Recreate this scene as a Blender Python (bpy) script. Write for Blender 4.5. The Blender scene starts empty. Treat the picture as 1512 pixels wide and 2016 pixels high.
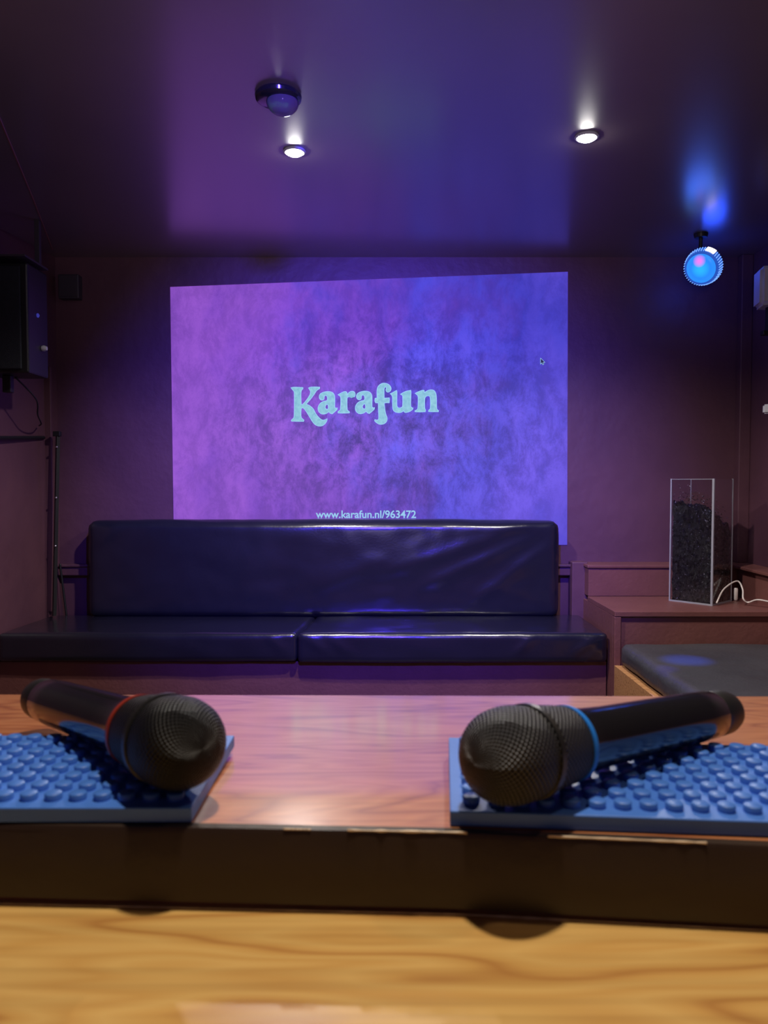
import bpy, bmesh, math, random
from mathutils import Vector, Matrix, noise
random.seed(7)
S = bpy.context.scene
COL = S.collection
PI = math.pi

# ------------------------------------------------------------------ camera
F = 1500.0; CZ = 1.10; PITCH = math.atan(58/1500.0)
cam_d = bpy.data.cameras.new('camera'); cam = bpy.data.objects.new('camera', cam_d); COL.objects.link(cam)
cam.location = (0, 0, CZ); cam.rotation_euler = (PI/2 - PITCH, 0, 0)
cam_d.sensor_fit = 'VERTICAL'; cam_d.sensor_height = 36.0; cam_d.lens = 36.0*F/2016
cam_d.clip_start = 0.02
cam_d.dof.use_dof = True; cam_d.dof.focus_distance = 3.4; cam_d.dof.aperture_fstop = 13.0
S.camera = cam
S.view_settings.view_transform = 'Standard'; S.view_settings.look = 'None'
S.view_settings.exposure = 0.0; S.view_settings.gamma = 1.0; S.view_settings.use_curve_mapping = False

# ------------------------------------------------------------------ world + lamps
w = bpy.data.worlds.new('world'); S.world = w; w.use_nodes = True
w.node_tree.nodes['Background'].inputs[0].default_value = (0.75, 0.50, 0.75, 1)
w.node_tree.nodes['Background'].inputs[1].default_value = 0.06

HC = 1.095                                       # ceiling above the lens
def lamp(name, kind, loc, energy, color, size=0.05, target=None, spot=None, blend=0.5):
    l = bpy.data.lights.new(name, kind); l.energy = energy; l.color = color
    if kind == 'AREA': l.size = size
    else: l.shadow_soft_size = size
    if spot: l.spot_size = math.radians(spot); l.spot_blend = blend
    o = bpy.data.objects.new(name, l); COL.objects.link(o); o.location = loc
    if target is not None:
        o.rotation_euler = (Vector(target)-Vector(loc)).to_track_quat('-Z', 'Y').to_euler()
    return o

def ray(px, py):
    u = (px-756)/F; v = (1008-py)/F
    return Vector((u, math.cos(PITCH)+v*math.sin(PITCH), v*math.cos(PITCH)-math.sin(PITCH)))
def at(px, py, d):                               # point seen at a pixel on the upright plane y = d
    r = ray(px, py); return Vector((0, 0, CZ)) + r*(d/r.y)
def on(px, py, z):                               # point seen at a pixel on the level plane z (relative to the lens)
    r = ray(px, py); return Vector((0, 0, CZ)) + r*(z/r.z)

L1 = on(580, 297, HC); L2 = on(1155, 268, HC)
WHITE = (1.0, 0.93, 0.84)
lamp('downlight_spot', 'SPOT', (L1.x, L1.y, L1.z-.03), 78, WHITE, .03, (L1.x, L1.y, 0), 150, .6)
lamp('downlight_spot', 'SPOT', (L2.x, L2.y, L2.z-.03), 78, WHITE, .03, (L2.x, L2.y, 0), 150, .6)
# warm downlight in the ceiling right above the bar
lamp('bar_downlight_and_fill', 'SPOT', (.05, .475, CZ+HC-.03), 54, (1.0, .86, .66), .03, (.04, .45, 0), 110, .9)
# the projector's own light: spill and black level around and below its picture
lamp('projector_beam', 'SPOT', (-.05, .9, CZ+HC-.06), 520, (.07, .035, 1.0), .05, (-.03, 3.75, CZ+.02), 60, .8)
lamp('ceiling_fill', 'SPOT', (-.05, -.3, 1.35), 75, (.86, .74, .95), .15, (-.05, 1.9, CZ+HC), 62, 1.0)  # added fill from behind the camera, brightens the ceiling
lamp('bar_downlight_and_fill', 'SPOT', (.7, .5, CZ+HC-.03), 9, (1.0, .72, .50), .04, (.4, 1.6, 0), 130, .9)  # weak warm fill, added for brightness only

# ------------------------------------------------------------------ material helpers
def mat(name, color=(.5,.5,.5), rough=.5, metal=0, spec=.5, **kw):
    m = bpy.data.materials.new(name); m.use_nodes = True
    b = m.node_tree.nodes['Principled BSDF']
    b.inputs['Base Color'].default_value = (*color, 1); b.inputs['Roughness'].default_value = rough
    b.inputs['Metallic'].default_value = metal; b.inputs['Specular IOR Level'].default_value = spec
    for k, v in kw.items():
        k = k.replace('_', ' ')
        b.inputs[k].default_value = v
    return m
def N(m, t, **kw):
    n = m.node_tree.nodes.new(t)
    for k, v in kw.items():
        if k in n.inputs: n.inputs[k].default_value = v
        else: setattr(n, k, v)
    return n
def L(m, a, b): m.node_tree.links.new(a, b)
def BS(m): return m.node_tree.nodes['Principled BSDF']
def ramp(m, stops):
    r = N(m, 'ShaderNodeValToRGB'); e = r.color_ramp.elements
    while len(e) > 1: e.remove(e[-1])
    for i, (p, c) in enumerate(stops):
        if i == 0: e[0].position = p; e[0].color = (*c, 1)
        else:
            q = e.new(p); q.color = (*c, 1)
    return r
def coords(m, scale=(1,1,1), kind='Object', rot=(0,0,0)):
    t = N(m, 'ShaderNodeTexCoord'); mp = N(m, 'ShaderNodeMapping')
    mp.inputs['Scale'].default_value = scale; mp.inputs['Rotation'].default_value = rot
    L(m, t.outputs[kind], mp.inputs[0]); return mp.outputs[0]
def mottled(name, c1, c2, rough, scale=3.0, bump=.15, bscale=40, rvar=.1, **kw):
    m = mat(name, c1, rough, **kw); v = coords(m)
    n = N(m, 'ShaderNodeTexNoise', Scale=scale, Detail=8.0, Roughness=.6); L(m, v, n.inputs['Vector'])
    r = ramp(m, [(.32, c1), (.68, c2)]); L(m, n.outputs['Fac'], r.inputs[0]); L(m, r.outputs[0], BS(m).inputs['Base Color'])
    mr = N(m, 'ShaderNodeMapRange'); mr.inputs['To Min'].default_value = rough-rvar; mr.inputs['To Max'].default_value = rough+rvar
    L(m, n.outputs['Fac'], mr.inputs['Value']); L(m, mr.outputs[0], BS(m).inputs['Roughness'])
    n2 = N(m, 'ShaderNodeTexNoise', Scale=bscale, Detail=5.0); L(m, v, n2.inputs['Vector'])
    b = N(m, 'ShaderNodeBump', Strength=bump, Distance=.01); L(m, n2.outputs['Fac'], b.inputs['Height'])
    L(m, b.outputs[0], BS(m).inputs['Normal'])
    return m
def wood(name, dark, mid, light, rough, stretch=1.0, coat=0.0, knots=.6):
    m = mat(name, mid, rough, spec=.5)
    BS(m).inputs['Coat Weight'].default_value = coat; BS(m).inputs['Coat Roughness'].default_value = .10
    v = coords(m, (1.6*stretch, 9*stretch, 9*stretch))
    n = N(m, 'ShaderNodeTexNoise', Scale=1.5, Detail=3.0, Distortion=.4); L(m, v, n.inputs['Vector'])
    w_ = N(m, 'ShaderNodeMath', operation='MULTIPLY'); w_.inputs[1].default_value = 9.0; L(m, n.outputs['Fac'], w_.inputs[0])
    f = N(m, 'ShaderNodeMath', operation='PINGPONG'); f.inputs[1].default_value = .5; L(m, w_.outputs[0], f.inputs[0])
    r = ramp(m, [(0, mid), (.40, light), (.78, mid), (1, dark)])
    m2 = N(m, 'ShaderNodeMath', operation='MULTIPLY'); m2.inputs[1].default_value = 2.0; L(m, f.outputs[0], m2.inputs[0]); L(m, m2.outputs[0], r.inputs[0])
    v2 = coords(m, (6*stretch, 260*stretch, 260*stretch)); g = N(m, 'ShaderNodeTexNoise', Scale=1.0, Detail=4.0); L(m, v2, g.inputs['Vector'])
    mx = N(m, 'ShaderNodeMixRGB', blend_type='MULTIPLY'); mx.inputs[0].default_value = knots
    r2 = ramp(m, [(.35, (.55,.5,.45)), (.6, (1,1,1))]); L(m, g.outputs['Fac'], r2.inputs[0])
    L(m, r.outputs[0], mx.inputs[1]); L(m, r2.outputs[0], mx.inputs[2]); L(m, mx.outputs[0], BS(m).inputs['Base Color'])
    b = N(m, 'ShaderNodeBump', Strength=.06, Distance=.002); L(m, g.outputs['Fac'], b.inputs['Height']); L(m, b.outputs[0], BS(m).inputs['Normal'])
    return m

M_wall = mottled('plum_wall_paint', (.095,.038,.062), (.135,.054,.076), .5, 2.2, .35, 14, .08)
M_ceil = mottled('glossy_plum_ceiling', (.13,.095,.11), (.16,.115,.13), .42, 1.6, .04, 5, .03, spec=1.0, Coat_Weight=1.0, Coat_Roughness=.24, Coat_IOR=1.9)
M_maroon = mottled('maroon_wood_paint', (.165,.062,.058), (.205,.078,.07), .42, 5, .15, 60, .08)
M_floor = mottled('dark_floor', (.03,.02,.02), (.05,.03,.03), .5)
M_black = mottled('black_vinyl', (.010,.010,.020), (.013,.013,.025), .24, 4, .08, 90, .04, Coat_Weight=.8, Coat_Roughness=.2)
M_grey_vinyl = mottled('worn_black_vinyl', (.045,.045,.055), (.065,.065,.075), .40, 3, .2, 60, .06)
M_ledge = wood('varnished_ledge_wood', (.34,.10,.035), (.47,.16,.055), (.56,.22,.085), .42, 1.0, 1.0, .35)
BS(M_ledge).inputs['Coat IOR'].default_value = 1.8; BS(M_ledge).inputs['Coat Roughness'].default_value = .12
M_counter = wood('pine_counter_wood', (.46,.22,.06), (.60,.34,.10), (.67,.42,.14), .38, .6, .3, .3)
M_raw = wood('raw_plywood', (.30,.13,.05), (.50,.24,.09), (.58,.30,.12), .6, 1.5, 0, .3)
M_band = mottled('dark_brown_edge_paint', (.022,.012,.008), (.034,.018,.011), .42, 6, .05, 80, .05)
M_mat = mottled('blue_rubber', (.05,.165,.60), (.06,.19,.68), .42, 20, .03, 200, .04)
M_blk = mat('black_plastic', (.012,.012,.014), .42)
M_blkgloss = mat('glossy_black_body', (.010,.010,.013), .16, Coat_Weight=.5)
M_metal = mat('dark_metal', (.10,.10,.11), .38, .9)
M_screw = mat('bright_screw', (.7,.7,.75), .3, 1.0)
M_white = mat('white_plastic', (.55,.55,.62), .4)
M_cable = mat('white_cable', (.75,.68,.66), .45)
M_grey = mat('grey_box_plastic', (.045,.035,.05), .5)

def emis(name, col, s):
    m = mat(name, (0,0,0), .5); BS(m).inputs['Emission Color'].default_value = (*col, 1); BS(m).inputs['Emission Strength'].default_value = s; return m

# ------------------------------------------------------------------ object helpers
def obj(name, bm, m, parent=None, smooth=False, angle=None):
    me = bpy.data.meshes.new(name); bm.normal_update(); bm.to_mesh(me); bm.free()
    o = bpy.data.objects.new(name, me); COL.objects.link(o)
    for mm in (m if isinstance(m, (list, tuple)) else [m]): me.materials.append(mm)
    if smooth:
        for p in me.polygons: p.use_smooth = True
        if angle:
            me.set_sharp_from_angle(angle=math.radians(angle))
    if parent: o.parent = parent
    return o
def tag(o, label=None, cat=None, group=None, kind=None):
    if label: o['label'] = label
    if cat: o['category'] = cat
    if group: o['group'] = group
    if kind: o['kind'] = kind
    return o
def thing(name, label, cat, loc=(0,0,0), rot=(0,0,0), group=None):
    o = bpy.data.objects.new(name, None); COL.objects.link(o); o.location = loc; o.rotation_euler = rot
    o.empty_display_size = .05
    return tag(o, label, cat, group)
def bx(bm, lo, hi, bev=0, mi=0):
    lo = Vector(lo); hi = Vector(hi); c = (lo+hi)/2; s = hi-lo
    r = bmesh.ops.create_cube(bm, size=1, matrix=Matrix.Translation(c) @ Matrix.Diagonal((*s, 1)))
    vs = r['verts']
    if bev:
        es = list({e for v in vs for e in v.link_edges})
        bmesh.ops.bevel(bm, geom=es, offset=bev, segments=2, affect='EDGES', profile=.5)
    return bm
def box(lo, hi, bev=0): return bx(bmesh.new(), lo, hi, bev)
def prism(bm, pts, z0, z1):                      # plan polygon extruded upright
    a = [bm.verts.new((x, y, z0)) for x, y in pts]; b = [bm.verts.new((x, y, z1)) for x, y in pts]
    n = len(pts); bm.faces.new(a[::-1]); bm.faces.new(b)
    for i in range(n): bm.faces.new((a[i], a[(i+1)%n], b[(i+1)%n], b[i]))
    bmesh.ops.recalc_face_normals(bm, faces=bm.faces[:]); return bm
def tube(bm, pts, r, seg=10, caps=True):
    pts = [Vector(p) for p in pts]; rings = []; n = len(pts); up = Vector((0,0,1))
    for i, p in enumerate(pts):
        t = (pts[min(i+1, n-1)]-pts[max(i-1, 0)]).normalized()
        a = t.cross(up)
        if a.length < .05: a = t.cross(Vector((1,0,0)))
        a.normalize(); b = t.cross(a)
        rr = r[i] if isinstance(r, (list, tuple)) else r
        rings.append([bm.verts.new(p+a*math.cos(2*PI*k/seg)*rr+b*math.sin(2*PI*k/seg)*rr) for k in range(seg)])
    for i in range(n-1):
        for k in range(seg): bm.faces.new((rings[i][k], rings[i][(k+1)%seg], rings[i+1][(k+1)%seg], rings[i+1][k]))
    if caps: bm.faces.new(rings[0]); bm.faces.new(rings[-1][::-1])
    bmesh.ops.recalc_face_normals(bm, faces=bm.faces[:]); return bm
def smoothline(pts, k=8):
    pts = [Vector(p) for p in pts]; out = []
    P = [pts[0]]+pts+[pts[-1]]
    for i in range(1, len(P)-2):
        for j in range(k):
            t = j/k; a, b, c, d = P[i-1:i+3]
            out.append(.5*((2*b)+(c-a)*t+(2*a-5*b+4*c-d)*t*t+(3*b-a-3*c+d)*t**3))
    out.append(pts[-1]); return out
def lathe(bm, prof, seg=48, uv=False):           # profile (s, r) turned about +X, s along X
    rings = []
    for s, r in prof:
        if r < 1e-6: rings.append([bm.verts.new((s, 0, 0))])
        else: rings.append([bm.verts.new((s, r*math.cos(2*PI*k/seg), r*math.sin(2*PI*k/seg))) for k in range(seg)])
    for i in range(len(rings)-1):
        a, b = rings[i], rings[i+1]
        for k in range(seg):
            k2 = (k+1) % seg
            if len(a) == 1: f = bm.faces.new((a[0], b[k], b[k2]))
            elif len(b) == 1: f = bm.faces.new((a[k], b[0], a[k2]))
            else: f = bm.faces.new((a[k], b[k], b[k2], a[k2]))
    if uv:
        ul = bm.loops.layers.uv.new('UVMap'); acc = [0]
        for i in range(1, len(prof)): acc.append(acc[-1]+math.hypot(prof[i][0]-prof[i-1][0], prof[i][1]-prof[i-1][1]))
        ring_of = {v: i for i, r in enumerate(rings) for v in r}; idx = {v: k for r in rings for k, v in enumerate(r)}
        for f in bm.faces:
            ks = [idx[v] for v in f.verts if len(rings[ring_of[v]]) > 1]; wrap = max(ks)-min(ks) > seg/2
            for l in f.loops:
                i = ring_of[l.vert]; k = idx[l.vert]
                if len(rings[i]) == 1: k = min(ks) if not wrap else seg-1
                if wrap and k == 0: k = seg
                l[ul].uv = (k/seg, acc[i])
    bmesh.ops.recalc_face_normals(bm, faces=bm.faces[:])
    return bm
def cushion(lo, hi, r=.015, res=.02, puff=.008, wr=.0015, creases=(), shear=None):
    lo = Vector(lo); hi = Vector(hi); s = hi-lo; n = [max(3, int(s[i]/res)) for i in range(3)]
    bm = bmesh.new(); cache = {}
    def spaced(i, k):                            # extra rows near the edges so the rounding is smooth
        t = k/n[i]; return t
    def V(i, j, k):
        key = (i, j, k)
        if key not in cache:
            t = [i/n[0], j/n[1], k/n[2]]
            p = Vector((s[a]*(t[a]-.5) for a in range(3))); q = Vector(p)
            h = s/2
            inner = Vector((max(-h[a]+r, min(h[a]-r, p[a])) for a in range(3)))
            dlt = p-inner
            if dlt.length > 1e-9: p = inner+dlt.normalized()*r
            cx = [1-(2*abs(t[a]-.5))**4 for a in range(3)]
            for a in range(3):
                if abs(abs(q[a])-h[a]) < 1e-6:
                    o1, o2 = [b for b in range(3) if b != a]
                    p[a] += math.copysign(puff*(max(cx[o1], 0)*max(cx[o2], 0))**.5, q[a])
            wp = p+(lo+hi)/2
            nn = noise.noise(Vector((wp.x*5, wp.y*9, wp.z*11)))+.5*noise.noise(Vector((wp.x*14, wp.y*17, wp.z*19)))
            dirn = dlt.normalized() if dlt.length > 1e-9 else Vector((0,-1,0))
            p += dirn*nn*wr
            for (ax, az, bx_, bz, wd, am) in creases:        # folds drawn across the front face, in fractions
                P = Vector((t[0]*s.x, t[2]*s.z)); A = Vector((ax*s.x, az*s.z)); B = Vector((bx_*s.x, bz*s.z))
                ab = B-A; u = max(0, min(1, (P-A).dot(ab)/ab.length_squared)); dd = (P-(A+ab*u)).length
                p.y -= am*math.exp(-(dd/wd)**2)*(math.sin(PI*(.1+.8*u)))*(1-t[1])
            if shear:
                p.x += shear(t[0], t[1])
            cache[key] = bm.verts.new(p+(lo+hi)/2)
        return cache[key]
    def quad(a, b, c, d): bm.faces.new((V(*a), V(*b), V(*c), V(*d)))
    for i in range(n[0]):
        for j in range(n[1]):
            quad((i,j,0),(i,j+1,0),(i+1,j+1,0),(i+1,j,0)); quad((i,j,n[2]),(i+1,j,n[2]),(i+1,j+1,n[2]),(i,j+1,n[2]))
        for k in range(n[2]):
            quad((i,0,k),(i+1,0,k),(i+1,0,k+1),(i,0,k+1)); quad((i,n[1],k),(i,n[1],k+1),(i+1,n[1],k+1),(i+1,n[1],k))
    for j in range(n[1]):
        for k in range(n[2]):
            quad((0,j,k),(0,j,k+1),(0,j+1,k+1),(0,j+1,k)); quad((n[0],j,k),(n[0],j+1,k),(n[0],j+1,k+1),(n[0],j,k+1))
    bmesh.ops.recalc_face_normals(bm, faces=bm.faces[:]); return bm
def struct(name, bm, m): return tag(obj(name, bm, m), kind='structure')
Z = lambda r: CZ+r

# ------------------------------------------------------------------ the room
D = 3.75; XR = 1.775; FZ = 0.0
struct('floor', box((-2.0, -.5, FZ-.05), (2.0, D+.1, FZ)), M_floor)
struct('ceiling', box((-2.0, -.5, Z(HC)), (2.0, D+.1, Z(HC)+.05)), M_ceil)
struct('wall_back', box((-2.0, D, FZ), (2.0, D+.1, Z(HC))), M_wall)
struct('wall_left', prism(bmesh.new(), [(-1.60, D), (-1.672, 3.2), (-1.82, 1.0), (-1.80, -.5), (-2.0, -.5), (-2.0, D)], FZ, Z(HC)), M_wall)
struct('wall_right', box((XR, -.5, FZ), (2.0, D, Z(HC))), M_wall)
# board on the ceiling at the left, its oblique edge catching the light
a = on(103, 490, HC-.006); b = on(0, 235, HC-.006); dirv = (b-a).normalized(); c = b+dirv*1.2
struct('trim_1', prism(bmesh.new(), [(a.x, a.y), (c.x, c.y), (-1.79, c.y), (-1.79, 2.0), (-1.66, 3.3)], Z(HC)-.006, Z(HC)), M_ceil)
bm = bmesh.new(); tube(bm, [a+Vector((0,0,-.001)), (a+b)/2+Vector((.004,0,-.001)), b, c], .0035, 6)
struct('trim_2', bm, M_maroon)
# dado ledge on the back wall behind the sofa
bm = box((-1.60, D-.035, Z(-.455)), (.915, D, Z(-.408)), .004); bx(bm, (-1.60, D-.045, Z(-.412)), (.915, D, Z(-.400)), .003)
struct('trim_3', bm, M_wall)
struct('trim_4', box((.91, D-.08, Z(-.68)), (.985, D, Z(-.385)), .004), M_wall)
# joint line low on the left wall
pa = Vector((-1.612, 3.62, Z(.213))); pb = Vector((-1.652, 3.0, Z(.175)))
bm = bmesh.new(); tube(bm, [pa, pb], .009, 6); struct('trim_5', bm, M_blk)
struct('trim_6', box((-1.625, 3.64, Z(-.62)), (-1.585, 3.66, Z(.55)), .003), M_wall)

# ------------------------------------------------------------------ projected picture on the back wall
q = [at(335, 565, D-.004), at(1118, 535, D-.004), at(1117, 1037, D-.004), at(342, 1037, D-.004)]
q[2].z -= .09; q[3].z -= .09
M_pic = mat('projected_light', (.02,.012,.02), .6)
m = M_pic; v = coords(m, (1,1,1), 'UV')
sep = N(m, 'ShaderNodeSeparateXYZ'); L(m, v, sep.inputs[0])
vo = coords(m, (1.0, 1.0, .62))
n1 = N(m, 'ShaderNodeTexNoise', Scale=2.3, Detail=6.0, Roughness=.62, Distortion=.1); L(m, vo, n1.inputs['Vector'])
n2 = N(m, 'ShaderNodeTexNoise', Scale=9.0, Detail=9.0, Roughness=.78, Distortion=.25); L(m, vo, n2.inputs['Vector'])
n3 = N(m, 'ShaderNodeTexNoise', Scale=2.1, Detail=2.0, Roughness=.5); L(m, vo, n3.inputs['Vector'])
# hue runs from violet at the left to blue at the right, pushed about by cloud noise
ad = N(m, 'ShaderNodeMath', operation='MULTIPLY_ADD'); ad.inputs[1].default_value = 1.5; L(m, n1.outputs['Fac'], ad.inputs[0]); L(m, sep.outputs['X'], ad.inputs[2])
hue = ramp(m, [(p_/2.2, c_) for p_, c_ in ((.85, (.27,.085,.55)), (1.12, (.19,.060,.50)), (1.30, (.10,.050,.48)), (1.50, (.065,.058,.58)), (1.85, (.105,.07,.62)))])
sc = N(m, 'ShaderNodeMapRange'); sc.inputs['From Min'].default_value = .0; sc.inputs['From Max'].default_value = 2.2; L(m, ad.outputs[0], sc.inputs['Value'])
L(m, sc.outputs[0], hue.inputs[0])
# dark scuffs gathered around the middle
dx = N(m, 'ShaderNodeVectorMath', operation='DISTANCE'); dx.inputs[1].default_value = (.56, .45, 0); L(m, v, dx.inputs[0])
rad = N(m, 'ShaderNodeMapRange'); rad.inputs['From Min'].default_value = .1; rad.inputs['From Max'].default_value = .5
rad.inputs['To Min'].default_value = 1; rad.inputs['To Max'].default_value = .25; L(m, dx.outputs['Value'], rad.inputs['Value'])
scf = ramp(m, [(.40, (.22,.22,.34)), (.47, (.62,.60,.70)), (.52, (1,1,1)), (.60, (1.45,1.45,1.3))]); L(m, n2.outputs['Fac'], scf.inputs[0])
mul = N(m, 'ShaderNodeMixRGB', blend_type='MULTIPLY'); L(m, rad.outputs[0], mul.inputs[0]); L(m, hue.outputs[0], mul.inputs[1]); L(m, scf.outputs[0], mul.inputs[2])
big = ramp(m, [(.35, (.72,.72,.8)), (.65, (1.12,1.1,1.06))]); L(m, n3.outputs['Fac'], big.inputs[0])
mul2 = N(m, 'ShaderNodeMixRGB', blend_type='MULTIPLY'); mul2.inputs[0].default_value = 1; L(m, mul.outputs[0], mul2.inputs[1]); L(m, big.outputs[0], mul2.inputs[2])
L(m, mul2.outputs[0], BS(m).inputs['Emission Color']); BS(m).inputs['Emission Strength'].default_value = 1.0  # the projector's picture light is put into the panel's emission

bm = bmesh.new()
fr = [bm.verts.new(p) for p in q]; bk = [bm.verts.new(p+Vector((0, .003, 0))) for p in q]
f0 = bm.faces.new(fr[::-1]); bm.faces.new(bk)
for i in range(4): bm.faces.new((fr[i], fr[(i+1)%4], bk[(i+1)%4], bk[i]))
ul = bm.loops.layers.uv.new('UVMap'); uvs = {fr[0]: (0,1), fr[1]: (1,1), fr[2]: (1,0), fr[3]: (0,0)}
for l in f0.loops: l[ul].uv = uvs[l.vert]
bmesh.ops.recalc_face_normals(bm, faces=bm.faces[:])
pic = thing('projected_picture', 'large purple and blue picture projected on the wall above the long sofa back', 'screen', ((q[0].x+q[1].x)/2, D-.004, q[3].z))
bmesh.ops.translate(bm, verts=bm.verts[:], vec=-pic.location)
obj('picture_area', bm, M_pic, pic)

def curve_obj(name, polys, m, parent, y, off=0.0, cubic=False):
    cu = bpy.data.curves.new(name, 'CURVE'); cu.dimensions = '2D'; cu.fill_mode = 'BOTH'; cu.offset = off
    cu.extrude = .0006
    for P in polys:
        P = [(p[0]-parent.location.x, p[1]-parent.location.z) for p in P]
        if cubic:
            sp = cu.splines.new('BEZIER'); sp.bezier_points.add(len(P)-1); sp.use_cyclic_u = True; n = len(P)
            for i, p in enumerate(P):
                bp = sp.bezier_points[i]; pv = Vector(P[i-1]); nx = Vector(P[(i+1)%n]); pp = Vector(p)
                a1 = (pp-pv); a2 = (nx-pp); bp.co = (*p, 0)
                if a1.length > 1e-6 and a2.length > 1e-6 and a1.angle(a2) < math.radians(58):
                    t = (nx-pv).normalized(); bp.handle_left_type = bp.handle_right_type = 'ALIGNED'
                    bp.handle_left = (*(pp-t*a1.length*.33), 0); bp.handle_right = (*(pp+t*a2.length*.33), 0)
                else:
                    bp.handle_left_type = bp.handle_right_type = 'FREE'
                    bp.handle_left = (*(pp-a1*.33), 0); bp.handle_right = (*(pp+a2*.33), 0)
        else:
            sp = cu.splines.new('POLY'); sp.points.add(len(P)-1); sp.use_cyclic_u = True
            for i, p in enumerate(P): sp.points[i].co = (*p, 0, 1)
    o = bpy.data.objects.new(name, cu); COL.objects.link(o)
    dg = bpy.context.evaluated_depsgraph_get(); me = bpy.data.meshes.new_from_object(o.evaluated_get(dg))
    bpy.data.objects.remove(o); bpy.data.curves.remove(cu)
    r = bpy.data.objects.new(name, me); COL.objects.link(r); me.materials.clear(); me.materials.append(m)
    r.parent = parent; r.rotation_euler = (PI/2, 0, 0); r.location = (0, y-parent.location.y, 0)
    return r
K = [(140,182),(165,178),(236,181),(236,190),(224,205),(220,240),(222,322),(232,322),(262,290),(292,245),(300,215),(290,195),(284,184),(300,178),(340,176),(375,178),(374,188),(350,205),(330,235),(300,275),(262,318),(290,330),(320,355),(345,400),(375,435),(400,450),(420,447),(436,440),(434,455),(418,480),(395,496),(365,498),(340,488),(318,465),(290,420),(262,375),(240,350),(222,350),(220,400),(224,430),(244,450),(242,460),(190,460),(142,458),(142,450),(160,432),(165,400),(166,240),(162,210),(148,195)]
A1 = [(372,262),(376,240),(392,226),(420,216),(450,214),(480,222),(495,240),(500,265),(500,340),(506,352),(520,350),(518,362),(500,380),(478,398),(462,392),(452,380),(430,394),(405,400),(385,395),(368,378),(362,355),(368,330),(385,308),(410,295),(435,288),(440,275),(438,258),(430,246),(418,246),(412,258),(410,275),(398,284),(382,280)]
AH = [(430,322),(440,318),(446,330),(446,355),(436,362),(426,356),(420,342)]
R_ = [(528,240),(550,228),(575,216),(590,214),(600,222),(604,240),(618,222),(640,212),(660,216),(668,232),(666,250),(652,264),(635,268),(620,260),(608,256),(602,270),(602,350),(606,370),(620,380),(620,390),(570,392),(528,390),(528,380),(544,368),(548,350),(550,270),(545,252)]
F_ = [(834,270),(850,268),(850,205),(856,178),(872,158),(895,146),(920,146),(945,156),(962,175),(965,195),(955,212),(938,218),(926,210),(924,196),(930,184),(922,176),(912,180),(908,196),(908,268),(925,268),(950,266),(952,282),(950,306),(920,306),(908,310),(914,360),(922,400),(932,430),(930,455),(915,475),(890,484),(865,482),(845,470),(830,456),(832,446),(848,450),(862,446),(864,425),(862,380),(860,306),(838,306),(832,290)]
U_ = [(960,232),(980,222),(1005,208),(1012,206),(1014,220),(1014,330),(1022,348),(1040,350),(1058,340),(1062,320),(1062,256),(1058,244),(1045,236),(1060,226),(1090,212),(1128,204),(1130,215),(1128,330),(1134,345),(1146,350),(1144,360),(1120,378),(1090,386),(1078,384),(1072,372),(1045,386),(1015,386),(990,374),(980,350),(978,270),(974,248)]
N_ = [(1166,228),(1195,214),(1225,204),(1238,204),(1242,222),(1265,208),(1295,200),(1320,206),(1334,226),(1340,260),(1342,340),(1346,362),(1358,372),(1356,380),(1300,380),(1276,378),(1278,368),(1290,355),(1290,270),(1284,252),(1268,248),(1250,258),(1244,275),(1244,350),(1250,368),(1248,380),(1200,382),(1164,380),(1164,372),(1182,362),(1188,340),(1190,262),(1184,244)]
A2 = [(x+308, y-3) for x, y in A1]; AH2 = [(x+308, y-3) for x, y in AH]
def wallpt(p):
    wpt = at(540+p[0]/4.2, 720+p[1]/4.2, D-.006); return (wpt.x, wpt.z)
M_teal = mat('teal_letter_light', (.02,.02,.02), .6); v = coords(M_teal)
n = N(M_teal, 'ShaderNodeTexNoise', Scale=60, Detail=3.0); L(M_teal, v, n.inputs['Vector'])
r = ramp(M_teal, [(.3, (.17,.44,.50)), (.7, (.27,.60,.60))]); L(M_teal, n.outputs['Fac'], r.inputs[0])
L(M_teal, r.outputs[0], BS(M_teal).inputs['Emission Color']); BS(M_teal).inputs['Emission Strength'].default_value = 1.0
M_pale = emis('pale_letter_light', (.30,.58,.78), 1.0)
glyphs = [K, A1, AH, R_, A2, AH2, F_, U_, N_]
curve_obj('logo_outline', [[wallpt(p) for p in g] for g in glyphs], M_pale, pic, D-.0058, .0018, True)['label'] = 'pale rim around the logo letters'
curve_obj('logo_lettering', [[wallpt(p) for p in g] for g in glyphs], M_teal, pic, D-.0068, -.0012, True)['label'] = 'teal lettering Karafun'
# web address
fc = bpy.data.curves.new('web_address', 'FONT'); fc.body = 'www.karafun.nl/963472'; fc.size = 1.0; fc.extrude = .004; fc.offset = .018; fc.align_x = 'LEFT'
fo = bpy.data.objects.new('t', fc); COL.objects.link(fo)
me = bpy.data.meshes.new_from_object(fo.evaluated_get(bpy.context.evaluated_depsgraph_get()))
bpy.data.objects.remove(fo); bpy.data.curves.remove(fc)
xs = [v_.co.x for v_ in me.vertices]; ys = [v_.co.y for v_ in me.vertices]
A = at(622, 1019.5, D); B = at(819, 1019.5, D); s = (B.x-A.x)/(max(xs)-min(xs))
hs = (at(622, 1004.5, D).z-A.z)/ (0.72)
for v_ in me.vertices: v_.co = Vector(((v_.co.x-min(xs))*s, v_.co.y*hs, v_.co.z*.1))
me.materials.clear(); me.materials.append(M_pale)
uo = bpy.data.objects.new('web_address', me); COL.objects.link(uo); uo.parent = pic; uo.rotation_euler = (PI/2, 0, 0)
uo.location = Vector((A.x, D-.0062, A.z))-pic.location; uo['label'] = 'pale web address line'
l0 = at(622, 1024.6, D); l1 = at(819, 1025.6, D)
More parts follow.
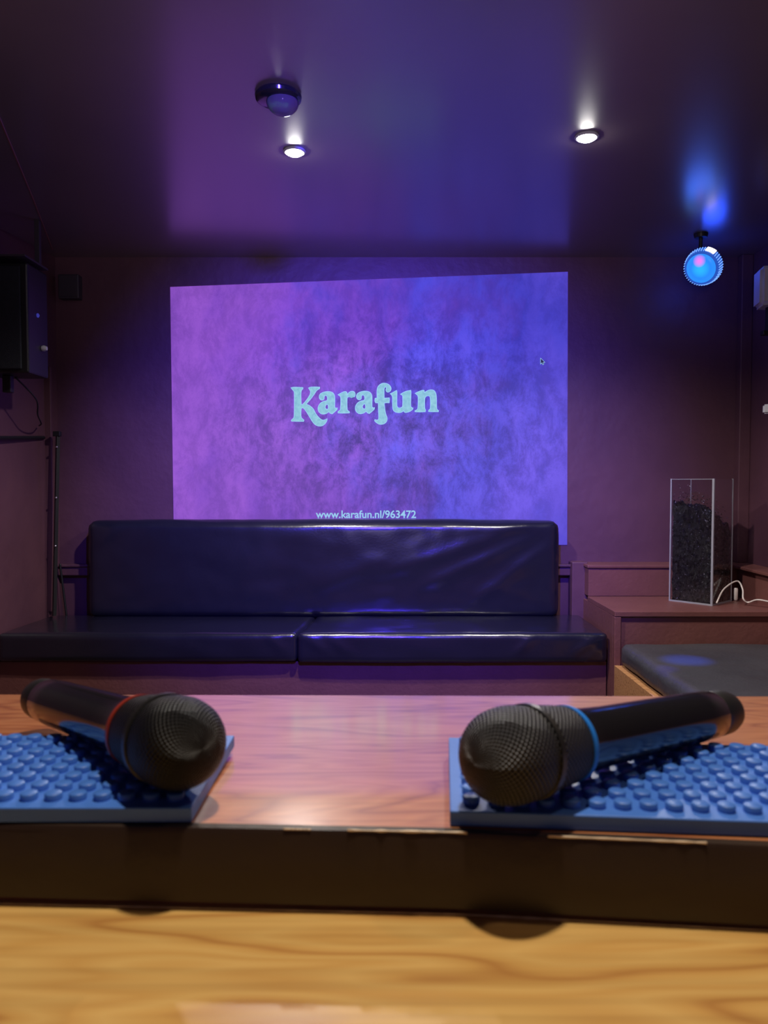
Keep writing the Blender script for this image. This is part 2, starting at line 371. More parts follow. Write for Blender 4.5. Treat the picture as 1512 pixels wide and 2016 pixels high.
bm = box(Vector((l0.x, D-.0065, l0.z))-pic.location, Vector((l1.x, D-.0055, l0.z+.004))-pic.location); obj('underline', bm, M_pale, pic)
# pointer
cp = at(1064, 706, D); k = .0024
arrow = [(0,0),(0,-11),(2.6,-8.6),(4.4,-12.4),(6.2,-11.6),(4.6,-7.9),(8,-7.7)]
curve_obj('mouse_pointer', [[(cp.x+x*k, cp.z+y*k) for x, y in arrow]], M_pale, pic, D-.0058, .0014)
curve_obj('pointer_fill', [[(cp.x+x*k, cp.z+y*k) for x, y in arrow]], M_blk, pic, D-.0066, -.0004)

# ------------------------------------------------------------------ sofa made of a base, a long back and two seat cushions
SF = 3.23; SB = 3.62; SZ = Z(-.64)
t = thing('boxed_bench', 'maroon boxed bench base under the two long black seat cushions', 'bench', (-.3, SF+.03, 0))
def local(bm, o): bmesh.ops.translate(bm, verts=bm.verts[:], vec=-Vector(o.location)); return bm
obj('front_panel', local(box((-1.665, SF+.031, FZ), (.960, SF+.0615, SZ-.132), .002), t), M_maroon, t)
obj('top_board', local(box((-1.60, SF+.062, SZ-.15), (.960, D-.05, SZ-.134), .002), t), M_maroon, t)
gap = -.372
cl = cushion((-1.615, SF, SZ-.125), (gap-.004, SB+.07, SZ-.006), .012, .0125, .006, .0016,
     [(.9,.95,.97,.3,.02,.004), (.55,.6,.75,.2,.03,.003)], lambda a_, b_: (.05*b_)*max(0, a_-.3)/.7 - .035*(1-b_)*max(0, .5-a_)/.5)
o = obj('seat_cushion', cl, M_black, None, True); tag(o, 'left half of the long black vinyl seat, reaching the left wall', 'cushion', 'long black seat cushions under the screen')
cr = cushion((gap+.004, SF-.005, SZ-.128), (.952, SB+.07, SZ-.004), .012, .0125, .006, .002,
     [(.02,.9,.10,.35,.02,.006), (.10,.8,.19,.25,.02,.005), (.70,.3,.76,.85,.018,.006), (.88,.25,.985,.92,.022,.009), (.93,.15,.99,.6,.016,.006), (.3,.6,.5,.3,.03,.002)],
     lambda a_, b_: (.05*b_)*max(0, .7-a_)/.7)
o = obj('seat_cushion', cr, M_black, None, True); tag(o, 'right half of the long black vinyl seat, creased at its right corner', 'cushion', 'long black seat cushions under the screen')
x0 = (172-756)/F*SB; x1 = (1100-756)/F*SB
cb = cushion((x0, SB, SZ-.004), (x1, SB+.10, Z(-.186)), .03, .016, .010, .003,
     [(.80,.93,.985,.985,.035,.010), (.62,.45,.93,.95,.035,.009), (.70,.30,.97,.9,.03,.008), (.80,.1,.98,.75,.03,.007), (.015,.75,.06,.95,.03,.008), (.45,.3,.75,.8,.05,.005)])
o = obj('backrest_cushion', cb, M_black, None, True); tag(o, 'long black vinyl sofa back leaning under the projected picture', 'backrest')

# ------------------------------------------------------------------ raised maroon ledge at the right
KZ = Z(-.54); KF = 3.17; KX = .966
t = thing('corner_platform', 'maroon painted platform in the right corner carrying the clear box', 'platform', (1.37, KF, 0))
obj('top_board', local(bx(box((KX, KF, KZ-.022), (XR-.115, 3.6, KZ), .0025), (XR-.12, KF, KZ-.022), (XR, 3.6, KZ), .001), t), M_maroon, t)
bm = box((KX+.004, KF+.012, FZ), (XR, KF+.03, KZ-.022), .001); obj('front_panel', local(bm, t), M_maroon, t)
bm = box((KX, KF+.001, FZ), (KX+.028, KF+.03, KZ-.0225), .003); obj('corner_post', local(bm, t), M_maroon, t)
bm = box((KX, KF+.03, FZ), (KX+.018, 3.74, KZ-.022), .001); obj('side_panel', local(bm, t), M_maroon, t)
t = thing('wall_ledge', 'maroon stepped ledge running along the wall behind the clear box', 'ledge', (1.3, 3.62, 0))
LZ = Z(-.391)
obj('riser', local(box((KX+.005, 3.602, KZ), (XR, D, LZ-.014), .002), t), M_maroon, t)
obj('cap', local(box((KX-.002, 3.594, LZ-.014), (XR, D, LZ), .003), t), M_maroon, t)
t = thing('side_ledge', 'maroon ledge along the right wall beyond the clear box', 'ledge', (1.7, 3.0, 0))
obj('riser', local(bx(box((1.675, 2.3, KZ-.6), (XR, KF-.002, LZ-.014)), (1.675, KF-.002, KZ), (XR, 3.6, LZ-.014)), t), M_maroon, t)
obj('cap', local(box((1.655, 2.3, LZ-.014), (XR, 3.594, LZ), .003), t), M_maroon, t)
struct('trim_7', box((1.72, 3.70, LZ), (XR, D, Z(HC)), .004), M_wall)

# lower bench in front of it, with its own seat pad
BZ = Z(-.765)
t = thing('low_bench', 'low bench with raw orange plywood side at the right', 'bench', (1.3, 2.6, 0))
obj('side_panel', local(box((.966, 1.95, FZ), (.984, KF-.002, BZ-.001), .001), t), M_raw, t)
obj('front_panel', local(box((.984, 1.95, FZ), (1.655, 1.97, BZ-.018), .001), t), M_maroon, t)
obj('top_board', local(box((.984, 1.95, BZ-.018), (1.655, KF-.002, BZ-.002), .001), t), M_raw, t)
cu = cushion((.990, 1.97, BZ), (1.65, KF-.008, Z(-.672)), .022, .016, .006, .003, [])
o = obj('bench_cushion', cu, M_grey_vinyl, None, True); tag(o, 'worn black vinyl pad on the low bench at the right edge', 'cushion')

# ------------------------------------------------------------------ clear box with dark filling
NB = Vector((0, 0, 0)); P0 = on(1402, 1193, -.54)
th = math.radians(48); ld = Vector((-math.cos(th), math.sin(th), 0)); rd = Vector((math.sin(th), math.cos(th), 0))
SA = .20; SBx = .193; H = .555
t = thing('acrylic_box', 'tall clear acrylic box mostly filled with dark stuff, on the maroon platform', 'box', (P0.x, P0.y, KZ))
M_glass = mat('clear_acrylic', (.96,.97,1), .03, Transmission_Weight=1.0, IOR=1.35)
M_edge = mat('frosted_acrylic_edge', (.42,.42,.50), .35, Alpha=.75)
th_ = .004
def slab(bm, o, u, v, w_, a, b, c):
    pts = [o+u*i*a+v*j*b+w_*k*c for i in (0,1) for j in (0,1) for k in (0,1)]
    vs = [bm.verts.new(p) for p in pts]
    for f in ((0,1,3,2),(4,6,7,5),(0,4,5,1),(2,3,7,6),(0,2,6,4),(1,5,7,3)): bm.faces.new([vs[i] for i in f])
    bmesh.ops.recalc_face_normals(bm, faces=bm.faces[:]); return bm
UP = Vector((0,0,1)); O = Vector((0,0,0))
obj('pane', slab(bmesh.new(), ld*.003, ld, rd, UP, SA-.006, th_, H), M_glass, t)
obj('pane', slab(bmesh.new(), rd*.003, rd, ld, UP, SBx-.006, th_, H), M_glass, t)
obj('pane', slab(bmesh.new(), ld*.003+rd*(SBx-th_), ld, rd, UP, SA-.006, th_, H), M_glass, t)
obj('pane', slab(bmesh.new(), rd*.003+ld*(SA-th_), rd, ld, UP, SBx-.006, th_, H), M_glass, t)
for c, wd in ((O, .009), (ld*(SA-.005), .006), (rd*(SBx-.005), .006), (ld*(SA-.005)+rd*(SBx-.005), .004)):
    obj('corner_edge', slab(bmesh.new(), c-(ld+rd)*.001, ld, rd, UP, wd, wd, H+.002), M_edge, t)
bm = bmesh.new(); slab(bm, -ld*.001-rd*.002, ld, rd, UP, SA, .006, .007); slab(bm, -rd*.001-ld*.002, rd, ld, UP, SBx, .006, .007)
obj('base_edge', bm, M_edge, t)
bm = bmesh.new(); slab(bm, ld*.003-rd*0, ld, rd, UP, SA-.006, .004, .003)
for v_ in bm.verts: v_.co.z += H-.002
obj('top_edge', bm, M_edge, t)
# filling
bm = bmesh.new(); cx = P0+(ld*SA+rd*SBx)/2
def top(a_, b_): return .40+.06*noise.noise(Vector((a_*3, b_*3, 1)))+(.06*(a_-.3))-.14*max(0, b_-.35)
nn_ = 26; g = {}
for i in range(nn_+1):
    for j in range(nn_+1):
        a_, b_ = i/nn_, j/nn_
        p = P0+ld*(.0075+a_*(SA-.015))+rd*(.0075+b_*(SBx-.015)); g[i, j] = (p, top(a_, b_)+.012*random.random())
vt = {k: bm.verts.new((p.x, p.y, KZ+.006+h)) for k, (p, h) in g.items()}
for i in range(nn_):
    for j in range(nn_): bm.faces.new((vt[i,j], vt[i+1,j], vt[i+1,j+1], vt[i,j+1]))
rim = [(i,0) for i in range(nn_)]+[(nn_,j) for j in range(nn_)]+[(i,nn_) for i in range(nn_,0,-1)]+[(0,j) for j in range(nn_,0,-1)]
prev = [vt[k] for k in rim]; levels = 30
for lv in range(1, levels+1):
    cur = []
    for k in rim:
        p, h = g[k]; z = KZ+.006+h*(1-lv/levels); d_ = (Vector((cx.x, cx.y, 0))-Vector((p.x, p.y, 0))).normalized()*random.uniform(0, .007)
        cur.append(bm.verts.new((p.x+d_.x, p.y+d_.y, z)))
    for i in range(len(rim)): bm.faces.new((prev[i], prev[(i+1)%len(rim)], cur[(i+1)%len(rim)], cur[i]))
    prev = cur
bm.faces.new(prev)
for _ in range(2600):                             # loose shreds pressed to the panes
    a_, b_ = (random.random(), random.random()*.06) if random.random() < .55 else (random.random()*.06, random.random())
    if random.random() < .25: a_, b_ = random.random(), random.random()
    zt = top(a_, b_)+.06*random.random()**2; zz = random.random()*zt if not (a_ > .06 and b_ > .06) else zt*random.uniform(.9, 1.1)
    p = P0+ld*(.0065+a_*(SA-.013))+rd*(.0065+b_*(SBx-.013)); p = Vector((p.x, p.y, KZ+.008+zz))
    e1 = Vector((random.gauss(0,1), random.gauss(0,1), random.gauss(0,1))).normalized()*random.uniform(.0015, .0045)
    e2 = e1.cross(Vector((random.gauss(0,1), random.gauss(0,1), random.gauss(0,1)))).normalized()*random.uniform(.001, .0022)
    bm.faces.new([bm.verts.new(p+x) for x in (-e1-e2, e1-e2, e1+e2, -e1+e2)]).material_index = 1 if random.random() < .35 else 0
M_fill = mottled('dark_foil_shreds', (.008,.009,.012), (.04,.042,.045), .28, 60, .4, 150, .1)
o = obj('dark_filling', bm, [M_fill, mat('silver_flecks', (.40,.40,.46), .3, .5)]); tag(o, 'dark glinting shredded filling inside the clear acrylic box', 'filling', kind='stuff')
# white cable
pts = [P0+rd*.012+Vector((.012,-.004,.012)), at(1425, 1160, 3.36), at(1451, 1144, 3.40), at(1462, 1160, 3.37), at(1463, 1178, 3.33), at(1472, 1186, 3.325), at(1490, 1181, 3.29), at(1512, 1184, 3.24), at(1545, 1192, 3.18)]
t = thing('white_cable', 'white cable looping up beside the clear box and off to the right', 'cable', tuple(pts[5]))
bm = tube(bmesh.new(), smoothline(pts, 8), .0036, 8); obj('cord', local(bm, t), M_cable, t, True)
pc = on(1453, 1184, -.536); bm = lathe(bmesh.new(), [(0,0),(0,.007),(.006,.010),(.05,.010),(.056,.007),(.056,0)], 16)
bmesh.ops.rotate(bm, verts=bm.verts[:], cent=(0,0,0), matrix=Matrix.Rotation(PI/2, 3, 'Y').to_3x3()); bmesh.ops.translate(bm, verts=bm.verts[:], vec=(pc.x+.012, pc.y+.05, KZ+.058)); obj('plug', local(bm, t), M_cable, t, True, 40)

# ------------------------------------------------------------------ black wall speaker at the left, junction box, strip
t = thing('wall_speaker', 'black wall speaker high at the left edge', 'speaker', (-1.5, 3.1, Z(.42)))
bm = box((-1.62, 3.08, Z(.44)), (-1.425, 3.26, Z(.88)), .008); obj('cabinet', local(bm, t), M_blk, t)
bm = box((-1.61, 3.070, Z(.455)), (-1.452, 3.080, Z(.865)), .004); obj('grille', local(bm, t), mottled('speaker_cloth', (.006,.008,.016), (.012,.014,.026), .7, 60, .4, 400, .05), t)
bm = box((-1.565, 3.14, Z(.37)), (-1.53, 3.17, Z(.44)), .003); obj('bracket', local(bm, t), M_blk, t)
p = at(93, 686, 3.2); bm = lathe(bmesh.new(), [(0,0),(0,.010),(.01,.013),(.022,.008),(.022,0)], 16); bmesh.ops.translate(bm, verts=bm.verts[:], vec=(-1.427, 3.2, p.z)); obj('knob', local(bm, t), M_white, t, True, 40)
p = at(85, 620, 3.15); bm = lathe(bmesh.new(), [(0,0),(0,.008),(.006,.009),(.010,.004),(.010,0)], 12); bmesh.ops.translate(bm, verts=bm.verts[:], vec=(-1.427, 3.16, p.z)); obj('indicator', local(bm, t), emis('blue_indicator', (.03,.03,.25), 1.0), t, True, 40)
bm = box((-1.62, 3.05, Z(.895)), (-1.42, 3.26, Z(.903)), .001); bx(bm, (-1.45, 3.2, Z(.903)), (-1.43, 3.22, Z(HC-.0)), .001)
tag(obj('speaker_shelf', bm, M_grey), 'thin dark board hung from the ceiling over the left speaker', 'shelf')
cpts = [(-1.54,3.2,Z(.44)), (-1.50,3.3,Z(.36)), (-1.53,3.38,Z(.30)), (-1.56,3.48,Z(.27)), (-1.605,3.56,Z(.265))]
tag(obj('speaker_cable', tube(bmesh.new(), smoothline(cpts), .0035, 6), M_blk, None, True), 'thin black cable drooping below the left speaker', 'cable')
p0 = at(122, 545, D); p1 = at(163, 592, D)
bm = box((p0.x, D-.05, p1.z), (p1.x, D, p0.z), .005); t = thing('junction_box', 'small dark box on the back wall beside the left corner', 'box', ((p0.x+p1.x)/2, D, p1.z)); obj('housing', local(bm, t), M_grey, t)
bm = box((p0.x+.008, D-.054, p1.z+.008), (p1.x-.008, D-.05, p0.z-.008), .001); obj('lid', local(bm, t), M_grey, t)
t = thing('screw_strip', 'thin dark vertical strip with silver screws in the left corner', 'strip', (-1.58, 3.6, Z(-.62)))
e0 = at(107, 1212, 3.6); e1 = at(114, 855, 3.6)
bm = bmesh.new(); tube(bm, [e0, Vector((e1.x, 3.6, e1.z))], .0105, 4); bx(bm, (e1.x-.02, 3.588, e1.z-.01), (e1.x+.014, 3.612, e1.z+.014), .003); obj('strip', local(bm, t), M_blk, t)
for px_, py_ in ((111.5, 880), (110.5, 980), (109, 1075)):
    p = at(px_, py_, 3.585); bm = bmesh.new(); bmesh.ops.create_uvsphere(bm, u_segments=10, v_segments=6, radius=.0055, matrix=Matrix.Translation(p)); obj('screw', local(bm, t), M_screw, t, True)
cc = [at(118, 1110, 3.69), at(122, 1140, 3.69), at(127, 1180, 3.69), at(131, 1212, 3.69)]
tag(obj('corner_cable', tube(bmesh.new(), smoothline(cc), .005, 6), M_blk, None, True), 'short dark cable running down beside the sofa back left end', 'cable')

# white speaker cut off at the right edge
t = thing('white_speaker', 'pale wall speaker cut off by the right edge', 'speaker', (1.70, 3.2, Z(.75)))
p0 = at(1497, 600, 3.25); p1 = at(1497, 532, 3.25); 
bm = prism(bmesh.new(), [(p0.x, 3.25), (p0.x+.15, 3.18), (p0.x+.15, 3.36), (p0.x+.02, 3.36)], p0.z, p1.z+.02)
bmesh.ops.bevel(bm, geom=bm.edges[:], offset=.014, segments=3, affect='EDGES'); obj('cabinet', local(bm, t), M_white, t, True, 50)
bm = box((p0.x+.03, 3.28, p0.z-.12), (p0.x+.15, 3.31, p0.z-.10), .003); bx(bm, (p0.x+.05, 3.28, p0.z-.12), (p0.x+.07, 3.31, p0.z+.02), .003); obj('bracket', local(bm, t), M_blk, t)
p = at(1508, 805, 3.25); bm = prism(bmesh.new(), [(p.x-.012, 3.25), (p.x+.14, 3.2), (p.x+.14, 3.26), (p.x, 3.28)], p.z-.02, p.z+.02)
bmesh.ops.bevel(bm, geom=bm.edges[:], offset=.006, segments=2, affect='EDGES')
tag(obj('wall_fitting', bm, M_white), 'small pale wall fitting at the right edge below the white speaker', 'fitting')

# ------------------------------------------------------------------ ceiling fittings
M_lamp = emis('lamp_glow', (1.0,.97,.92), 150)
for (p, lab) in ((L1, 'lit round ceiling spotlight left, just in front of the dome'), (L2, 'lit round ceiling spotlight at the right of the ceiling')):
    t = thing('ceiling_spotlight', lab, 'ceiling light', (p.x, p.y, Z(HC)), group='lit ceiling spotlights')
    pr = [(0,.020),(0,.036),(.004,.038),(.007,.034),(.007,.030)]
    bm = lathe(bmesh.new(), pr, 32); bmesh.ops.rotate(bm, verts=bm.verts[:], cent=(0,0,0), matrix=Matrix.Rotation(PI/2, 3, 'Y')); obj('trim_ring', bm, M_white, t, True, 40)
    pr = [(.0,.030),(.008,.028),(.013,.020),(.016,.010),(.017,0)]
    bm = lathe(bmesh.new(), pr, 24); bmesh.ops.rotate(bm, verts=bm.verts[:], cent=(0,0,0), matrix=Matrix.Rotation(PI/2, 3, 'Y')); obj('bulb', bm, M_lamp, t, True)
p = on(548, 186, HC)
t = thing('ceiling_dome', 'dark round ceiling fitting with a clear glass dome', 'ceiling fitting', (p.x, p.y, Z(HC)))
pr = [(0,.0),(0,.062),(.006,.066),(.014,.064),(.020,.054),(.020,.0)]
bm = lathe(bmesh.new(), pr, 40); bmesh.ops.rotate(bm, verts=bm.verts[:], cent=(0,0,0), matrix=Matrix.Rotation(PI/2, 3, 'Y')); obj('base', bm, M_blkgloss, t, True, 40)
pr = [(.020,.046)]+[(.020+.036*math.sin(a_), .046*math.cos(a_)) for a_ in [PI/2*i/10 for i in range(1, 11)]]
bm = lathe(bmesh.new(), pr, 40); bmesh.ops.rotate(bm, verts=bm.verts[:], cent=(0,0,0), matrix=Matrix.Rotation(PI/2, 3, 'Y')); bmesh.ops.translate(bm, verts=bm.verts[:], vec=(.012, 0, -.001)); obj('dome', bm, mat('smoked_dome', (.75,.72,.85), .04, Transmission_Weight=.95, IOR=1.2), t, True)

# ------------------------------------------------------------------ party light
pc = at(1383, 526, 3.35)
t = thing('party_light', 'round blue glowing party light near the right end of the ceiling', 'light', tuple(pc))
axis = Vector((-.60, -.65, -.46)).normalized(); rot = axis.to_track_quat('X', 'Z').to_matrix()
M_len = mat('party_lens', (.02,.05,.1), .3); m = M_len; v = coords(m)
gr = N(m, 'ShaderNodeVectorMath', operation='LENGTH'); L(m, v, gr.inputs[0])
rr = ramp(m, [(0, (.10,1.0,1.6)), (.25, (.03,.62,1.4)), (.6, (.02,.26,1.1)), (1, (.03,.32,1.0))]); mr = N(m, 'ShaderNodeMapRange'); mr.inputs['From Max'].default_value = .08; L(m, gr.outputs['Value'], mr.inputs['Value']); L(m, mr.outputs[0], rr.inputs[0])
ds = N(m, 'ShaderNodeVectorMath', operation='DISTANCE'); ds.inputs[1].default_value = (-.018, -.02, .022); L(m, v, ds.inputs[0])
pr_ = N(m, 'ShaderNodeMapRange'); pr_.inputs['From Min'].default_value = .012; pr_.inputs['From Max'].default_value = .03; pr_.inputs['To Min'].default_value = 1; pr_.inputs['To Max'].default_value = 0; L(m, ds.outputs['Value'], pr_.inputs['Value'])
mx = N(m, 'ShaderNodeMixRGB'); L(m, pr_.outputs[0], mx.inputs[0]); L(m, rr.outputs[0], mx.inputs[1]); mx.inputs[2].default_value = (1.0,.22,.9,1)
L(m, mx.outputs[0], BS(m).inputs['Emission Color']); BS(m).inputs['Emission Strength'].default_value = 1.0
bm = lathe(bmesh.new(), [(.030,0),(.029,.02),(.025,.045),(.020,.061),(.016,.063)], 40); bmesh.ops.transform(bm, matrix=rot.to_4x4(), verts=bm.verts[:]); obj('lens', bm, M_len, t, True)
bm = lathe(bmesh.new(), [(.020,.062),(.022,.067),(.014,.072),(-.022,.078),(-.030,.070),(-.03,.0)], 60); bmesh.ops.transform(bm, matrix=rot.to_4x4(), verts=bm.verts[:]); obj('rim', bm, emis('rim_glow', (.02,.09,.5), 1.0), t, True)
bm = bmesh.new()
for k in range(44):
    a_ = 2*PI*k/44; c0 = Vector((.016, .0745*math.cos(a_), .0745*math.sin(a_))); c1 = Vector((-.020, .0795*math.cos(a_+.05), .0795*math.sin(a_+.05)))
    tube(bm, [c0, c1], .0021, 5)
bmesh.ops.transform(bm, matrix=rot.to_4x4(), verts=bm.verts[:]); obj('rim_ribs', bm, emis('rib_glow', (.22,.48,1.3), 1.0), t, True)
bm = bmesh.new()
for k in range(7):
    a_ = .62+.30*k/7; 
    a_ = -.1+.5*k/7+.5
    c0 = Vector((.014, .0775*math.sin(a_)*1, .0775*math.cos(a_))); c1 = Vector((-.016, .0812*math.sin(a_), .0812*math.cos(a_)))
    tube(bm, [c0, c1], .004, 5)
bmesh.ops.transform(bm, matrix=rot.to_4x4(), verts=bm.verts[:]); obj('bright_segment', bm, emis('white_glow', (1.6,1.4,1.5), 1.0), t, True)
bm = tube(bmesh.new(), [Vector((.01,.05,.055)), Vector((.012,.05,Z(HC)-pc.z))], .008, 10); obj('stem', bm, M_blk, t)
bm = lathe(bmesh.new(), [(0,0),(0,.026),(.012,.03),(.018,.03),(.018,0)], 24); bmesh.ops.rotate(bm, verts=bm.verts[:], cent=(0,0,0), matrix=Matrix.Rotation(-PI/2, 3, 'Y')); bmesh.ops.translate(bm, verts=bm.verts[:], vec=(.012,.05,Z(HC)-pc.z-.018)); obj('ceiling_rose', bm, M_blk, t)
pl = lamp('party_light_glow', 'POINT', pc+Vector((.10,.14,.02)), .9, (.02,.08,1.0), .06)
pl2 = lamp('party_light_beam', 'SPOT', pc+axis*.05, .8, (.05,.15,1.0), .06, pc+axis, 150, .8)

for tx, ty, tz, en, an, cl_ in ((1352, 1302, -.672, 260, 8, (.02,.12,1)), (1300, 1318, -.672, 120, 5, (.06,.06,1)), (1055, 1238, -.64, 120, 4, (.05,.10,1))):
    tg = on(tx, ty, tz); lamp('party_light_ray', 'SPOT', pc+axis*.085, en, cl_, .01, tg, an, 1.0)

# ------------------------------------------------------------------ bar: counter, raised ledge
HZ = -.19
def ledge_z(y):                                   # the board falls away gently towards its far edge
    t_ = max(0, y-.46); return Z(HZ) - .055*t_ - .03*t_*t_ if y > .46 else Z(HZ)
fa = on(0, 1624, HZ); fm = on(900, 1641, HZ); fb = on(1512, 1667, HZ)
def front_y(x):
    if x < fm.x: u = (x-fa.x)/(fm.x-fa.x); return fa.y+(fm.y-fa.y)*u if x > fa.x-0.02 else fa.y+ (fa.x-x)*0.02
    u = (x-fm.x)/(fb.x-fm.x); return fm.y+(fb.y-fm.y)*min(u, 3)
FY = .70
def far_y(x): return .735-.012*x
t = thing('raised_ledge', 'raised varnished orange wood bar ledge with dark brown front band', 'bar ledge', (0, .5, Z(HZ)))
bm = bmesh.new(); xs_ = [-1.1+2.2*i/60 for i in range(61)]; nY = 24
rows = []
for x in xs_:
    y0 = front_y(x)+.004; y1 = far_y(x); rows.append([bm.verts.new((x, y0+(y1-y0)*j/nY, ledge_z(y0+(y1-y0)*j/nY))) for j in range(nY+1)])
low = [[bm.verts.new((r_[j].co.x, r_[j].co.y, Z(HZ)-.045)) for j in (0, nY)] for r_ in rows]
for i in range(60):
    for j in range(nY): bm.faces.new((rows[i][j], rows[i+1][j], rows[i+1][j+1], rows[i][j+1]))
    bm.faces.new((rows[i][nY], rows[i+1][nY], low[i+1][1], low[i][1])); bm.faces.new((rows[i+1][0], rows[i][0], low[i][0], low[i+1][0])); bm.faces.new((low[i][0], low[i][1], low[i+1][1], low[i+1][0]))
bmesh.ops.recalc_face_normals(bm, faces=bm.faces[:]); obj('ledge_top', local(bm, t), M_ledge, t, True, 30)
def band_low(x): return Z(-.2316-.003*x)
bm = bmesh.new(); pr_v = []
for x in xs_:
    y0 = front_y(x); jt = .0006*noise.noise(Vector((x*60, 0, 3)))
    pr_v.append([bm.verts.new(c_) for c_ in ((x, y0+.006, Z(HZ)+.0004+jt), (x, y0+.0015, Z(HZ)-.0002+jt), (x, y0, Z(HZ)-.003), (x, y0, band_low(x)), (x, y0+.006, band_low(x)))])
for i in range(60):
    for j in range(5): bm.faces.new((pr_v[i][j], pr_v[i+1][j], pr_v[i+1][(j+1)%5], pr_v[i][(j+1)%5]))
bmesh.ops.recalc_face_normals(bm, faces=bm.faces[:]); obj('front_band', local(bm, t), M_band, t, True, 30)
M_glint = mat('edge_glint_pale', (.75,.6,.45), .3)  # pale strips paint the highlight along the top arris, with the microphone's shadow gap
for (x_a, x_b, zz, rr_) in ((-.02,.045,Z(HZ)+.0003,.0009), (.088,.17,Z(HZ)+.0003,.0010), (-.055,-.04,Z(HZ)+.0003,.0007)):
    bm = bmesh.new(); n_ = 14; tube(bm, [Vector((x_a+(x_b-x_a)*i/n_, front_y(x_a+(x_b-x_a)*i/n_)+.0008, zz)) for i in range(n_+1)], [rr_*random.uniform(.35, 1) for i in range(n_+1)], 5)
    obj('edge_glint', local(bm, t), M_glint, t, True)
# counter
t = thing('bar_counter', 'pale orange wooden counter below the ledge, nearest the camera', 'counter', (0, .3, Z(-.24)))
bm = box((-1.1, .02, Z(-.275)), (1.1, .47, Z(-.235)), .003); obj('counter_top', local(bm, t), M_counter, t)
bm = box((-1.05, .06, FZ), (1.05, .66, Z(-.276)), .002); obj('cabinet_body', local(bm, t), M_maroon, t)
bm = bmesh.new()                                  # pale bead painting the glints along the joint
pts_ = [Vector((x, front_y(x)-.0006, Z(-.2343))) for x in [-.25+.5*i/110 for i in range(111)]]
tube(bm, pts_, [.0004+.0009*abs(noise.noise(Vector((p.x*70, 5, 1)))) for p in pts_], 5)
obj('joint_glint', local(bm, t), mat('joint_glint_pale', (.55,.42,.25), .25), t, True)

# ------------------------------------------------------------------ studded mats
def stud_mat(name, label, corner, ang, length, depth, sgn):
    o = thing(name, label, 'mat', (corner[0], corner[1], Z(HZ)+.0005), (0, 0, ang), 'blue studded mats on the ledge')
    T = .0085; rimw = .005; pitch = (depth-2*rimw)/8
    bm = bmesh.new(); bx(bm, (0 if sgn > 0 else -length, 0, 0), (length if sgn > 0 else 0, depth, T), .0008)
    nx = int((length-2*rimw)/pitch)
    obj('slab', bm, M_mat, o)
    bm = bmesh.new()
    for i in range(nx):
        for j in range(8):
            x = sgn*(rimw+pitch*(i+.5)); y = rimw+pitch*(j+.5); R = .0049; h = .0040; seg = 16
            rs = [(R, T-.0002), (R, T+h-.0005), (R-.0005, T+h)]
            rings = [[bm.verts.new((x+r_*math.cos(2*PI*k/seg), y+r_*math.sin(2*PI*k/seg), z_)) for k in range(seg)] for r_, z_ in rs]
            for a_, b_ in zip(rings, rings[1:]):
                for k in range(seg): bm.faces.new((a_[k], a_[(k+1)%seg], b_[(k+1)%seg], b_[k]))
            bm.faces.new(rings[-1])
    obj('studs', bm, M_mat, o, True, 50)['kind'] = 'stuff'
    return o
mh = HZ+.0085
c1 = on(377, 1592, mh); stud_mat('studded_mat', 'blue studded mat at the left, under the microphone with the red ring', (c1.x, c1.y), math.radians(0), .42, .122, -1)
c2 = on(886, 1598, mh); stud_mat('studded_mat', 'blue studded mat at the right, under the microphone with the blue ring', (c2.x, c2.y), math.radians(-4.5), .42, .122, 1)

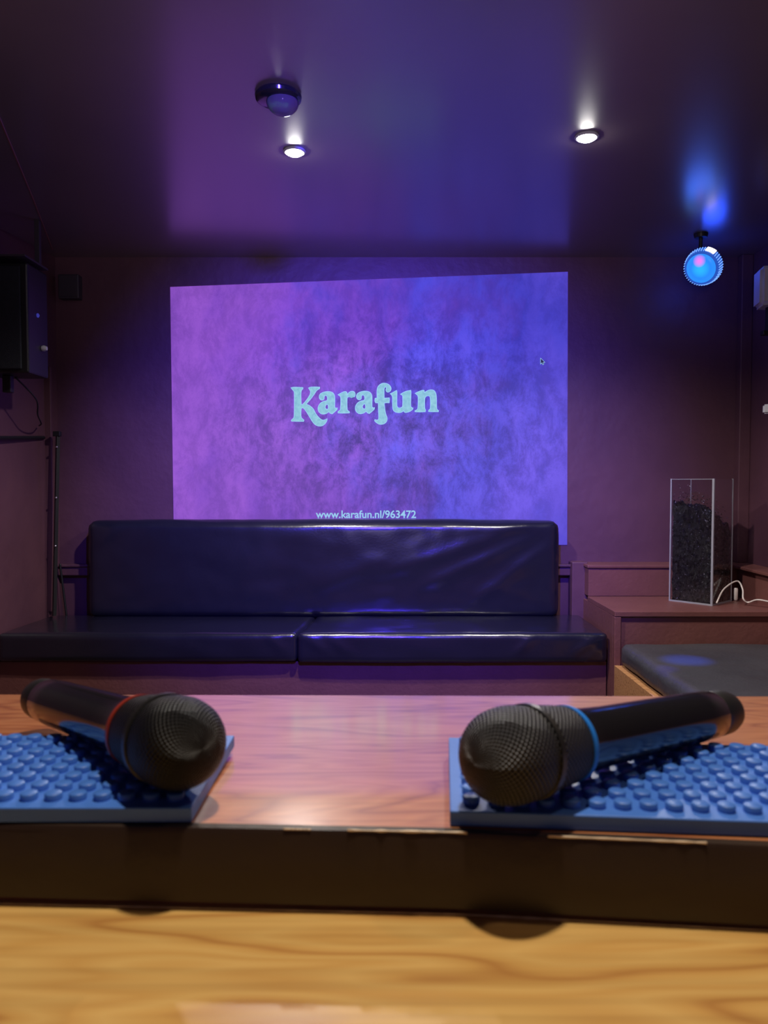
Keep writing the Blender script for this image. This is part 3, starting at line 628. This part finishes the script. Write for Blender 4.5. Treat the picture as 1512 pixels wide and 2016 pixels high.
# ------------------------------------------------------------------ microphones
def grille_mat(name, wire, hole, rough):
    m = mat(name, wire, rough, .6)
    t_ = N(m, 'ShaderNodeTexCoord'); sp = N(m, 'ShaderNodeSeparateXYZ'); L(m, t_.outputs['UV'], sp.inputs[0])
    def sine(sock, k, ph=None):
        a_ = N(m, 'ShaderNodeMath', operation='MULTIPLY'); a_.inputs[1].default_value = k; L(m, sock, a_.inputs[0])
        s_ = N(m, 'ShaderNodeMath', operation='SINE'); L(m, a_.outputs[0], s_.inputs[0]); return s_.outputs[0]
    su = sine(sp.outputs['X'], 2*PI*44); sv = sine(sp.outputs['Y'], 2*PI/.0032)
    mu = N(m, 'ShaderNodeMath', operation='MULTIPLY'); L(m, su, mu.inputs[0]); L(m, sv, mu.inputs[1])
    r_ = ramp(m, [(.42, hole), (.62, wire)]); h_ = N(m, 'ShaderNodeMapRange'); h_.inputs['From Min'].default_value = -1; L(m, mu.outputs[0], h_.inputs['Value']); L(m, h_.outputs[0], r_.inputs[0])
    L(m, r_.outputs[0], BS(m).inputs['Base Color'])
    b_ = N(m, 'ShaderNodeBump', Strength=.9, Distance=.0012); L(m, h_.outputs[0], b_.inputs['Height']); L(m, b_.outputs[0], BS(m).inputs['Normal'])
    return m
def microphone(label, head, tail, ring_col, wire, gname):
    head = Vector(head); tail = Vector(tail); ax = (tail-head).normalized()
    o = thing('microphone', label, 'microphone', tuple(head), (0,0,0), 'microphones lying on the mats')
    o.rotation_euler = ax.to_track_quat('X', 'Z').to_euler()
    c = .026                                      # nose to head centre
    def part(name, pr, m, uv=False, seg=56, ang=35):
        bm = lathe(bmesh.new(), [((s_-26)/1000, r_/1000) for s_, r_ in pr], seg, uv); return obj(name, bm, m, o, True, ang)
    g_ = [(0,0),(.3,5),(1.0,9),(2.4,13.2),(4.6,17),(7.6,20.2),(11.5,22.9),(16,24.9),(21,26.0),(26,26.6),(31,26.6),(36,26.1),(41,25.2)]
    part('grille_head', g_, grille_mat(gname, wire, (.004,.004,.005), .42), True)
    part('grille_band', [(41,25.0),(41.2,26.4),(44.6,26.4),(45,25.6),(45,24.4)], M_metal)
    part('grille_neck', [(45,24.9),(52,24.4),(60,23.6),(67,22.7),(73,21.6)], grille_mat(gname+'_neck', wire, (.004,.004,.005), .42), True)
    part('colour_ring', [(73,20.6),(73.2,22.3),(76.8,21.9),(77,20)], mat('ring_'+gname, ring_col, .35))
    part('body', [(76.8,20.6),(82,19.6),(92,18.6),(110,17.8),(160,17.4),(205,17.0),(226,16.4),(227,15.9)], M_blkgloss)
    part('end_cap', [(227,15.9),(228,16.2),(243,15.4),(249,13.6),(250.5,11),(250.5,0)], M_blk)
    return o
hz = HZ+.0085+.004+.0268
H1 = on(352, 1462, hz); T1 = on(112, 1385, HZ+.0235)
T1 = Vector((T1.x, T1.y, T1.z)); microphone('black microphone with a dull red ring, its head turned to the middle', H1, T1, (.30,.03,.015), (.016,.017,.022), 'matte_grille')
H2 = on(1000, 1487, hz); T2 = on(1450, 1396, HZ+.0235)
microphone('black microphone with a bright blue ring and dotted head', H2, T2, (.02,.20,.75), (.075,.078,.095), 'dotted_grille')
print('mic lens', (T1-H1).length, (T2-H2).length)
